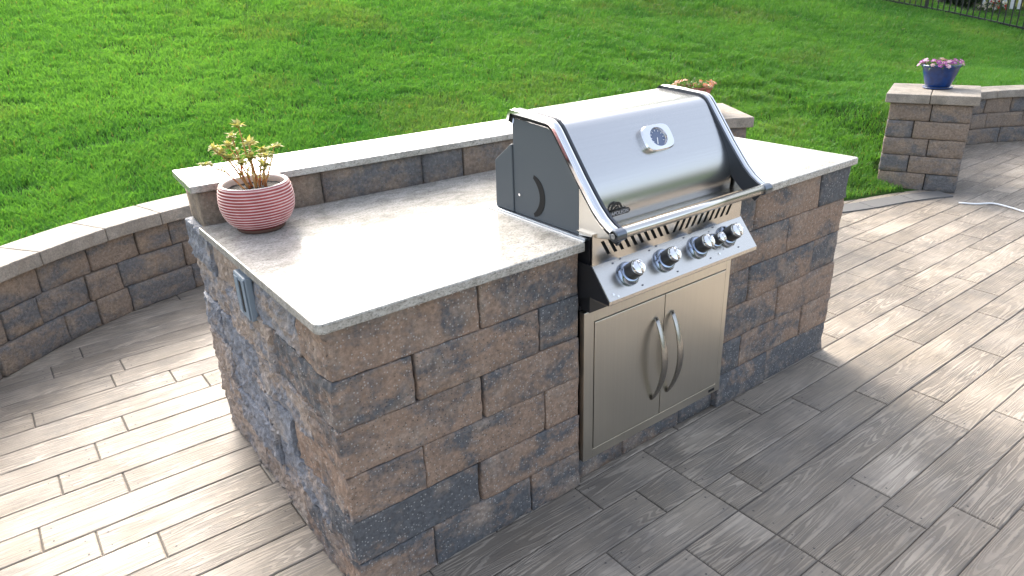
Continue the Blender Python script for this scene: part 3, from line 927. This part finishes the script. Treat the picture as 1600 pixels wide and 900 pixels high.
# control panel
PA, PB = (-.050, .873), (-.131, .776)
m = MB(); m.prism_x([PA, PB, (-.131, .762), (-.118, .757), (-.040, .757), (-.040, .873)], .860, 1.607); gb(m, 'control_panel', 'steel_panel', bevel=.0025)
m = MB(); m.prism_x([(-.049, .871), (-.128, .775), (-.128, .764), (-.04, .764), (.06, .72), (.06, .871)], .857, .8595); gb(m, 'control_side', 'black_plastic')
pd = Vector((0, PB[0] - PA[0], PB[1] - PA[1])).normalized(); pn = Vector((0, pd.z, -pd.y)); pn = pn if pn.y < 0 else -pn
def panel_mat(x, s):     # frame on the sloped panel: local z = outward normal, y = up the slope
    p = Vector((x, PA[0], PA[1])) + pd * s
    return GI @ Matrix(((1, 0, pn.x, p.x), (0, -pd.y, pn.y, p.y), (0, -pd.z, pn.z, p.z), (0, 0, 0, 1)))
for x, s, sc in ((.977, .062, 1.), (1.146, .061, 1.), (1.319, .058, 1.), (1.410, .058, .72), (1.476, .056, 1.)):
    k = empty('control_knob'); k.parent = grill; k.matrix_local = panel_mat(x, s) @ Matrix.Scale(sc * 1.22, 4)
    def lz(name, prof, mat, seg=32):
        m = MB(); m.lathe(prof, seg); o = m.build(name, mat, k, smooth=False)
        bm = bmesh.new(); bm.from_mesh(o.data); bmesh.ops.remove_doubles(bm, verts=bm.verts, dist=1e-6); bmesh.ops.recalc_face_normals(bm, faces=bm.faces)
        for f in bm.faces: f.smooth = True
        for e in bm.edges:
            if e.calc_face_angle(0) > R(35): e.smooth = False
        bm.to_mesh(o.data); bm.free(); return o
    lz('bezel', [(0.0, .001), (.033, .001), (.033, .006), (.029, .010), (.028, .015), (.025, .017), (0, .017)], 'bezel_chrome')
    lz('grip', [(0, .017), (.023, .017), (.0225, .043), (.0205, .045), (0, .045)], 'black_plastic')
    lz('cap', [(0, .0452), (.0205, .0452), (.021, .049), (.019, .0535), (.012, .056), (0, .0565)], 'chrome')
    m = MB(); m.tube([(0, -.019, .055), (0, 0, .0585), (0, .019, .055)], [.003, .004, .003], 10); m.build('ridge', 'chrome', k, smooth=True)
    for (mx, my) in ((-.030, .040), (.030, -.041), (.0, .045)):
        m = MB(); m.box(mx - .003, mx + .003, my - .0018, my + .0018, .0004, .001); m.build('mark', 'print_dark', k)
for x, s in ((.885, .108), (1.575, .03), (1.582, .045), (1.405, .105), (.90, .118)):
    m = MB(); m.tube([(0, 0, 0), (0, 0, .003)], .004, 12); o = m.build('screw', 'chrome', grill, mw=panel_mat(x, s))
# thermometer on the lid slope
ld = Vector((0, .030 - .115, 1.137 - 1.263)).normalized(); ln = Vector((0, ld.z, -ld.y)); ln = ln if ln.y < 0 else -ln
p = Vector((1.252, .115, 1.263)) + ld * .086 + ln * .0005
th_ = empty('thermometer'); th_.parent = grill
th_.matrix_local = GI @ Matrix(((1, 0, 0, p.x), (0, -ld.y, ln.y, p.y), (0, -ld.z, ln.z, p.z), (0, 0, 0, 1)))
seg = 48; V = []
def rsq(t, a, b, e=3.6):
    c, s_ = math.cos(t), math.sin(t)
    return (a * math.copysign(abs(c) ** (2 / e), c), b * math.copysign(abs(s_) ** (2 / e), s_))
rings = []
for (sc, z) in ((1.0, 0.), (1.0, .014), (.93, .019)):
    rings.append([(rsq(2 * math.pi * k / seg, .070 * sc, .047 * sc)[0], rsq(2 * math.pi * k / seg, .070 * sc, .047 * sc)[1], z) for k in range(seg)])
rings.append([(.038 * math.cos(2 * math.pi * k / seg), .034 * math.sin(2 * math.pi * k / seg), .020) for k in range(seg)])
rings.append([(.035 * math.cos(2 * math.pi * k / seg), .031 * math.sin(2 * math.pi * k / seg), .010) for k in range(seg)])
V = [q for rg in rings for q in rg]; F = [(i * seg + k, i * seg + (k + 1) % seg, (i + 1) * seg + (k + 1) % seg, (i + 1) * seg + k) for i in range(4) for k in range(seg)]
mesh('bezel', V, F, 'chrome_satin', th_, False)
mesh('dial', [(.0365 * math.cos(2 * math.pi * k / seg), .0325 * math.sin(2 * math.pi * k / seg), .011) for k in range(seg)], [tuple(range(seg))], 'dial_blue', th_)
m = MB(); m.add([(-.002, 0, .0122), (.002, 0, .0122), (-.008, -.024, .0122), (-.011, -.022, .0122)], [(0, 3, 2, 1)]); m.build('needle', 'needle', th_)
m = MB()
for k in range(9):
    t = R(-30 + 30 * k)
    m.add([((.031 * math.cos(t + e)), (.0275 * math.sin(t + e)), .0119) for e in (-.04, .04)] + [((.025 * math.cos(t + e)), (.022 * math.sin(t + e)), .0119) for e in (.04, -.04)], [(0, 1, 2, 3)])
m.build('dial_marks', 'needle', th_)
# badge on the lower lid
bd = empty('logo_badge'); bd.parent = grill
pb = Vector((1.000, -.0105, 1.013)); bn = Vector((0, -1, .09)).normalized(); bu = Vector((0, .09, 1)).normalized()
bd.matrix_local = GI @ Matrix(((1, 0, 0, pb.x), (0, bu.y, bn.y, pb.y), (0, bu.z, bn.z, pb.z), (0, 0, 0, 1))) @ Matrix.Translation((0, 0, .006))
m = MB()
m.add([(-.052, -.014, 0), (.046, -.014, 0), (.054, -.006, 0), (.046, .004, 0), (-.030, .004, 0), (-.045, -.002, 0), (-.062, -.004, 0)] +
      [(-.052, -.014, .003), (.046, -.014, .003), (.054, -.006, .003), (.046, .004, .003), (-.030, .004, .003), (-.045, -.002, .003), (-.062, -.004, .003)],
      [tuple(range(7, 14))] + [(i, (i + 1) % 7, 7 + (i + 1) % 7, 7 + i) for i in range(7)])
m.build('name_plate', 'badge_black', bd)
def arc(m, cx, cy, r0, r1, a0, a1, z0, z1, n=16, sx=1.):
    V = []
    for k in range(n + 1):
        t = R(a0 + (a1 - a0) * k / n); f = math.sin(math.pi * k / n) ** .5
        ra, rb2 = r0, r0 + (r1 - r0) * max(f, .25)
        for rr_ in (ra, rb2):
            for z in (z0, z1): V.append((cx + sx * rr_ * math.cos(t), cy + rr_ * math.sin(t), z))
    F = []
    for k in range(n):
        b0 = 4 * k; c0 = b0 + 4
        F += [(b0 + 1, b0 + 3, c0 + 3, c0 + 1), (b0, b0 + 1, c0 + 1, c0), (b0 + 2, c0 + 2, c0 + 3, b0 + 3)]
    m.add(V, F)
m = MB(); arc(m, -.006, .001, .021, .030, 10, 178, 0, .003); arc(m, -.004, .003, .009, .014, 30, 200, 0, .003, sx=1.1); m.build('emblem_arch', 'badge_black', bd)
fc = bpy.data.curves.new('lettering', 'FONT'); fc.body = 'NAPOLEON'; fc.size = .0165; fc.align_x = 'CENTER'; fc.align_y = 'CENTER'; fc.extrude = .0004
fo = bpy.data.objects.new('lettering_curve', fc); C.objects.link(fo)
bpy.context.view_layer.update()
me = bpy.data.meshes.new_from_object(fo.evaluated_get(bpy.context.evaluated_depsgraph_get()))
bpy.data.objects.remove(fo)
me.materials.clear(); me.materials.append(M['badge_silver'])
lo_ = bpy.data.objects.new('lettering', me); C.objects.link(lo_); lo_.parent = bd; lo_.location = (.0, -.0055, .0036)

# ------------------------------------------------------------------ access doors
doors = tag(empty('access_doors', (1.2435, -.012, .105)), 'pair of stainless steel access doors with bow handles below the grill', 'doors')
DI = Matrix.Translation((-1.2435, .012, -.105))
fx0, fx1, fz0, fz1 = .862, 1.625, .105, .694
m = MB()
m.box(fx0, .906, -.014, .01, fz0, fz1); m.box(1.599, fx1, -.014, .01, fz0, fz1); m.box(.9062, 1.5988, -.014, .01, fz0, .143); m.box(.9062, 1.5988, -.014, .01, .652, fz1)
m.build('frame', 'steel_door', doors, bevel=.0015, mw=DI)
box('door_backing', .906, 1.599, .004, .009, .143, .652, 'black_gap', doors, mw=DI)
for a, b, hx in ((.909, 1.2515, 1.207), (1.2555, 1.596, 1.292)):
    dr = box('door', a, b, -.016, .002, .146, .649, 'steel_door', doors, bevel=.0015, mw=DI)
    pts = []; n = 20
    for k in range(n + 1):
        t = k / n; pts.append((hx, -.0165 - .052 * math.sin(math.pi * t) ** .8, .232 + .340 * t))
    m = MB(); m.tube(pts, [.009 + .006 * math.sin(math.pi * k / n) for k in range(n + 1)], 14, flat=.55); m.build('handle', 'handle_steel', dr, smooth=True)
box('name_tag', 1.555, 1.590, -.0155, -.0142, .117, .128, 'badge_black', doors, mw=DI)
box('top_rail', .864, 1.623, .012, .05, .695, .712, 'black_plastic', doors, mw=DI)

# ------------------------------------------------------------------ leaves helper
def leaf(m, base, d, L, W, up_=Vector((0, 0, 1)), mi=0, droop=.2):
    d = d.normalized(); s_ = d.cross(up_)
    if s_.length < .1: s_ = d.cross(Vector((1, 0, 0)))
    s_.normalize(); nn = s_.cross(d)
    p1 = base + d * L * .45 + nn * L * .08; p2 = base + d * L - nn * L * droop
    m.add([base, p1 + s_ * W - nn * W * .0, p2, p1 - s_ * W, p1 - nn * W * .4], [(0, 1, 4), (1, 2, 4), (2, 3, 4), (3, 0, 4)], mi)

def rvec(rnd):
    while True:
        v = Vector((rnd.uniform(-1, 1), rnd.uniform(-1, 1), rnd.uniform(-1, 1)))
        if .1 < v.length < 1: return v.normalized()

# ------------------------------------------------------------------ red striped pot with succulent
pot = tag(empty('potted_plant', (.144, .842, .9455)), 'red and pink ribbed pot with a spindly succulent on the countertop', 'potted plant')
prof = []; mis = []
prof.append((.0, .014)); mis.append(0)
prof.append((.080, .014)); mis.append(0)
def body_r(t): return float(np.interp(t, [0, .06, .15, .3, .45, .6, .75, .9, 1], [.082, .092, .103, .1145, .1205, .1222, .1212, .1175, .1125]))
nr = 14
for k in range(nr):
    t0_, t1_ = k / nr, (k + 1) / nr
    for f, dr, mi in ((.08, 0, 0), (.56, 0, 1), (.66, .0022, 1), (.90, .0022, 1), (1.0, 0, 0)):
        tt = t0_ + (t1_ - t0_) * f
        prof.append((body_r(tt) + dr, .016 + .140 * tt)); mis.append({0: 0, 1: 1}[mi] if f in (.56, .66, .9) else 0)
prof += [(.1125, .1595), (.109, .162), (.101, .160), (.099, .154), (.102, .126)]; mis += [2, 2, 2, 2, 2]
m = MB(); m.lathe(prof, 56, mis); o = m.build('pot', ['glaze_red', 'glaze_pink', 'glaze_cream'], pot, smooth=True)
m = MB(); m.lathe([(0, .0), (.074, .0), (.080, .006), (.082, .014), (.06, .0145)], 40); m.build('foot', 'clay_brown', pot, smooth=False)
rs = random.Random(4)
V = []; F = []
m = MB(); m.lathe([(0.0, .139), (.03, .141), (.06, .137), (.09, .139), (.104, .136)], 36); o = m.build('soil', 'soil', pot, smooth=True)
for v in o.data.vertices: v.co.z += .004 * noise.noise(v.co * 60)
stems = [((-.01, .0), (-.075, .04), .175), ((.0, .01), (-.045, .05), .20), ((.01, -.01), (-.01, .02), .285), ((.02, .0), (.078, -.03), .185), ((.015, .01), (.05, .02), .165),
         ((-.02, -.01), (-.125, .06), .130), ((.0, .02), (-.03, -.02), .13), ((.025, -.005), (.03, -.04), .11), ((-.005, .005), (-.1, .035), .20), ((.01, .02), (.02, .05), .19),
         ((.0, -.01), (.0, -.02), .15), ((-.01, .01), (-.06, .0), .155), ((.02, .01), (.06, .03), .135), ((.005, .0), (.01, .0), .21), ((-.01, .02), (-.035, .03), .24), ((.02, -.01), (.045, -.05), .155)]
for (b, e, h) in stems:
    b = Vector((b[0] * 1.5, b[1] * 1.5, .134)); e = Vector((e[0], e[1], .134 + h * .74))
    mid = (b + e) / 2 + Vector((rs.uniform(-.012, .012), rs.uniform(-.012, .012), .02))
    pts = [b, b.lerp(mid, .5) + Vector((rs.uniform(-.004, .004), 0, 0)), mid, mid.lerp(e, .5), e]
    m = MB(); m.tube(pts, [.0034, .0030, .0025, .002, .0015], 7); st = m.build('stem', 'succulent_stem', pot, smooth=True)
    m = MB()
    for q in range(20):
        dv = rvec(rs); dv.z = abs(dv.z) * .45 - .05
        leaf(m, e + rvec(rs) * .003, dv, rs.uniform(.018, .036), rs.uniform(.006, .0095), droop=rs.uniform(-.1, .25))
    for q in range(11):
        t = rs.uniform(0, .95); p = mid.lerp(e, t) if rs.random() < .75 else b.lerp(mid, rs.uniform(.4, 1)); dv = rvec(rs); dv.z = abs(dv.z) * .6
        leaf(m, p, dv, rs.uniform(.012, .027), rs.uniform(.004, .008), droop=rs.uniform(0, .3))
    m.build('leaves', 'succulent_leaf', st)

# ------------------------------------------------------------------ blue pot with flowers
def flower_pot(name, loc, label, mats, flowers, rs, sc=1., glaze='glaze_blue'):
    root = tag(empty(name, loc), label, 'potted plant', 'flower pots on the pillars')
    m = MB(); m.lathe([(r * sc, z * sc) for r, z in ((0, .016), (.088, .016), (.092, .022), (.108, .07), (.124, .125), (.134, .165), (.143, .172), (.146, .182), (.142, .192), (.132, .192), (.126, .18), (.124, .16))], 48)
    m.build('pot', glaze, root, smooth=True)
    m = MB(); m.lathe([(r * sc, z * sc) for r, z in ((0, 0), (.098, 0), (.112, .010), (.110, .015), (.09, .011), (0, .011))], 40); m.build('saucer', glaze, root, smooth=True)
    m = MB(); m.lathe([(r * sc, z * sc) for r, z in ((0, .165), (.127, .163))], 30); m.build('soil', 'soil', root)
    m = MB()
    for q in range(420):
        a = rs.uniform(0, 2 * math.pi); rr_ = .15 * sc * math.sqrt(rs.random()); z = .175 * sc + rs.uniform(0, .06) * sc * (1.15 - rr_ / (.17 * sc))
        dv = Vector((math.cos(a), math.sin(a), rs.uniform(-.2, .9))) + rvec(rs) * .7
        leaf(m, Vector((rr_ * math.cos(a), rr_ * math.sin(a), z)), dv, rs.uniform(.016, .034) * sc, rs.uniform(.005, .010) * sc)
    m.build('foliage', 'green_leaf', root)
    for q in range(flowers):
        a = rs.uniform(0, 2 * math.pi); rr_ = .165 * sc * math.sqrt(rs.uniform(.05, 1)); z = (.212 + rs.uniform(0, .035)) * sc - rr_ * .18
        m = MB(); c0 = Vector((rr_ * math.cos(a), rr_ * math.sin(a), z)); tilt = (Vector((math.cos(a) * .7 - .35, math.sin(a) * .7 - .35, 1.0)) + rvec(rs) * .35).normalized()
        e1 = tilt.orthogonal().normalized(); e2 = tilt.cross(e1)
        n = 6; R_ = rs.uniform(.017, .024) * sc
        for k in range(n):
            t = 2 * math.pi * k / n
            leaf(m, c0, (e1 * math.cos(t) + e2 * math.sin(t) + tilt * .35), R_, R_ * .42, tilt, 0, .1)
        m.tube([c0, c0 + tilt * .006 * sc], .004 * sc, 6, mi=1)
        m.build('blossom', [rs.choice(mats), 'petal_white'], root)
    return root
flower_pot('flower_pot', (5.86, 1.13, .7725), 'cobalt blue glazed pot of pink and purple flowers on a stone pillar', ['petal_pink', 'petal_pink', 'petal_pink', 'petal_pale'], 46, random.Random(5))
flower_pot('flower_pot', (3.70, 1.90, .7725), 'flower pot behind the grill with only faded salmon blossoms showing above the lid', ['dry_flower'], 26, random.Random(9), .95, 'glaze_red')

# ------------------------------------------------------------------ white streak on the patio
HP = spline([(5.36, .60), (5.42, .50), (5.52, .42), (5.50, .30), (5.46, .20), (5.44, .08), (5.50, -.05), (5.62, -.22)], .03)
m = MB(); m.tube([(p.x, p.y, .0077) for p in HP], .0065, 8); o = m.build('white_streak', 'streak_white', None, smooth=True)  # unidentified white streak, given the shape of a thin tube
tag(o, 'thin white streak on the patio by the pillar foot, modelled as a tube', 'hose')

# ------------------------------------------------------------------ fence and the neighbour's garden
FX = 14.95
fence = tag(empty('metal_fence', (FX, 4.5, float(terrain(FX, 4.5)))), 'black metal picket fence along the upper right edge of the lawn', 'fence')
fy0, fy1 = -1.13, 10.0
FO = fence.location.copy()
def fz(y): return float(terrain(FX, y)) - FO.z
pick = MB(); pick.box(-.0085, .0085, -.0085, .0085, .04, 1.17); pickme = None
y = fy0; i = 0
while y < fy1:
    if i % 20 == 0:
        m = MB(); m.box(-.026, .026, -.026, .026, -.1, 1.28); m.box(-.033, .033, -.033, .033, 1.28, 1.30); p = m.build('post', 'fence_black', fence); p.location = (0, y - FO.y, fz(y))
    elif pickme is None:
        p = pick.build('picket', 'fence_black', fence); pickme = p; p.location = (0, y - FO.y, fz(y))
    else:
        p = pickme.copy(); C.objects.link(p); p.location = (0, y - FO.y, fz(y))
    y += .109; i += 1
# a post stands near y = 5.4 in view
for hz in (.07, .98, 1.10):
    m = MB(); ysn = np.linspace(fy0, fy1, 40)
    V = []; F = []
    for k, yy in enumerate(ysn):
        z = fz(yy) + hz
        V += [(-.014, yy - FO.y, z - .016), (.014, yy - FO.y, z - .016), (.014, yy - FO.y, z + .016), (-.014, yy - FO.y, z + .016)]
        if k: F += [(4 * k - 4 + q, 4 * k - 4 + (q + 1) % 4, 4 * k + (q + 1) % 4, 4 * k + q) for q in range(4)]
    mesh('rail', V, F, 'fence_black', fence)

def shrub(name, x, y, rx, rz, mat, label, seed, n=1400, cat='shrub', lsz=.07, blossoms=None):
    rnd = random.Random(seed); z = float(terrain(x, y))
    root = tag(empty(name, (x, y, z)), label, cat)
    m = MB()
    for q in range(n):
        v = rvec(rnd); k = rnd.uniform(.55, 1.0) * (1 + .25 * noise.noise(v * 2.3 + Vector((seed, 0, 0))))
        p = Vector((v.x * rx * k, v.y * rx * k, rz * .5 + v.z * rz * .5 * k))
        leaf(m, p, (v + rvec(rnd) * .8), lsz * rnd.uniform(.7, 1.3), lsz * .28)
    m.build('foliage', mat, root)
    m = MB(); m.tube([(0, 0, -.05), (.02, 0, rz * .3), (0, .02, rz * .6)], [.03, .022, .01], 6); m.build('stem', 'bark', root)
    if blossoms:
        for bmn, cnt in blossoms:
            for q in range(cnt):
                v = rvec(rnd); v.z = abs(v.z); p = Vector((v.x * rx, v.y * rx, rz * .5 + v.z * rz * .5)); m = MB()
                for k in range(6): leaf(m, p, rvec(rnd) + v, .06, .022)
                m.build('blossom', bmn, root)
    return root
shrub('round_shrub', 16.6, 5.45, .42, .62, 'shrub_dark', 'dark rounded evergreen shrub beyond the black fence', 1, 1800)
shrub('yellow_shrub', 17.9, 5.7, .45, .8, 'shrub_yellow', 'yellow green shrub behind the dark shrub beyond the fence', 2, 1500)
shrub('yellow_shrub', 18.4, 4.75, .40, .8, 'shrub_yellow', 'yellow green shrub behind the white picket panel', 3, 1300)
shrub('flowering_clump', 16.7, 4.85, .26, .22, 'green_leaf', 'low white flowering clump with red blooms beyond the fence', 4, 500, 'flowers', .05, [('petal_white', 22), ('petal_red', 6)])
shrub('dark_hedge', 17.6, 6.9, .9, 1.2, 'shrub_dark', 'tall dark hedge bush at the top of the fence line', 6, 2600, 'hedge', .09)
shrub('dark_hedge', 19.5, 3.9, 1.0, 1.5, 'shrub_dark', 'tall dark hedge bush at the far right beyond the fence', 7, 2600, 'hedge', .09)
wp = tag(empty('white_picket_panel', (17.6, 5.0, float(terrain(17.6, 5.0)))), 'short panel of white garden pickets beyond the black fence', 'fence panel')
for k in range(7):
    m = MB(); m.box(-.01, .01, -.03, .03, 0, 1.0); m.add([(-.01, -.03, 1.0), (-.01, .03, 1.0), (-.01, 0, 1.05), (.01, -.03, 1.0), (.01, .03, 1.0), (.01, 0, 1.05)], [(0, 1, 2), (5, 4, 3), (1, 4, 5, 2), (0, 2, 5, 3)])
    p = m.build('picket', 'white_paint', wp); p.location = (0, -.42 + .14 * k, 0)
for hz in (.25, .8): box('rail', .0105, .03, -.46, .46, hz, hz + .06, 'white_paint', wp)
def trunk(x, y, rad, h, label, seed):
    z = float(terrain(x, y)); rnd = random.Random(seed)
    root = tag(empty('tree', (x, y, z)), label, 'tree')
    pts = [(rnd.uniform(-.04, .04) * k, rnd.uniform(-.04, .04) * k, -.1 + h * k / 6) for k in range(7)]
    m = MB(); m.tube(pts, [rad * (1.35 if k == 0 else 1.05 - .1 * k) for k in range(7)], 12); m.build('trunk', 'bark', root, smooth=True)
    top = Vector(pts[-1]); m = MB(); br_ = MB()
    for q in range(7):
        e = top + Vector((rnd.uniform(-1, 1), rnd.uniform(-1, 1), rnd.uniform(.3, 1.6)))
        br_.tube([top, top.lerp(e, .5) + Vector((0, 0, .1)), e], [rad * .4, rad * .28, .01], 6)
    br_.build('limbs', 'bark', root, smooth=True)
    for q in range(2600):
        v = rvec(rnd); k = rnd.uniform(.4, 1) ** .6
        p = top + Vector((v.x * 1.4 * k, v.y * 1.4 * k, .9 + v.z * 1.1 * k))
        leaf(m, p, rvec(rnd) + v * .4, rnd.uniform(.08, .14), .03)
    m.build('crown', 'green_leaf', root)
trunk(16.9, 4.18, .11, 2.6, 'grey tree trunk at the right edge beyond the fence', 1)
trunk(16.4, 5.78, .07, 2.4, 'slim young tree left of the dark shrub beyond the fence', 2)
def added_shade_tree(x, y, h, rad, label, seed):  # tree out of view, added only to shade the upper right lawn
    z = float(terrain(x, y)); rnd = random.Random(seed)
    root = tag(empty('added_shade_tree', (x, y, z)), label, 'tree')
    m = MB(); m.tube([(0, 0, -.2), (.05, 0, h * .25), (-.03, .06, h * .5), (.02, 0, h * .8)], [.26, .2, .16, .07], 12); m.build('trunk', 'bark', root, smooth=True)
    lb = MB(); ends = []
    for q in range(14):
        zz = h * rnd.uniform(.35, .75); a = rnd.uniform(0, 6.28); e = Vector((math.cos(a) * rad * .75, math.sin(a) * rad * .75, min(h * .95, zz + rnd.uniform(.4, 1.6))))
        lb.tube([(0, 0, zz), (e.x * .5, e.y * .5, (zz + e.z) / 2 + .1), e], [.08, .05, .015], 6); ends.append(e)
    lb.build('limbs', 'bark', root, smooth=True)
    ends += [Vector((rnd.uniform(-.5, .5) * rad, rnd.uniform(-.5, .5) * rad, h * rnd.uniform(.6, 1.0))) for q in range(26)]
    m = MB()
    for e in ends:
        for q in range(330):
            v = rvec(rnd) * rad * .38 * rnd.random() ** .4
            leaf(m, e + v, rvec(rnd) + Vector((0, 0, -.2)), rnd.uniform(.12, .2), .05)
    m.build('crown', 'green_leaf', root)
added_shade_tree(12.0, 13.2, 8.2, 4.6, 'unseen broad leafy tree added on the hill left of the fence line to shade the lawn', 5)
added_shade_tree(17.2, 12.2, 8.2, 4.6, 'unseen broad leafy tree added on the hill right of the fence line to shade the lawn', 6)
added_shade_tree(20.5, 8.6, 8.0, 4.4, 'unseen broad leafy tree added beyond the fence to shade the lawn', 7)
V = []; n = 24
mx_, my_ = 16.75, 5.2
for k in range(n):
    t = 2 * math.pi * k / n; x = mx_ + .75 * math.cos(t); y = my_ + .95 * math.sin(t); V.append((x, y, float(terrain(x, y)) + .03))
mo = mesh('mulch_bed', V + [(mx_, my_, float(terrain(mx_, my_)) + .06)], [(k, (k + 1) % n, n) for k in range(n)], 'mulch')
tag(mo, 'dark mulch bed under the shrubs beyond the fence', 'mulch bed', kind='structure')
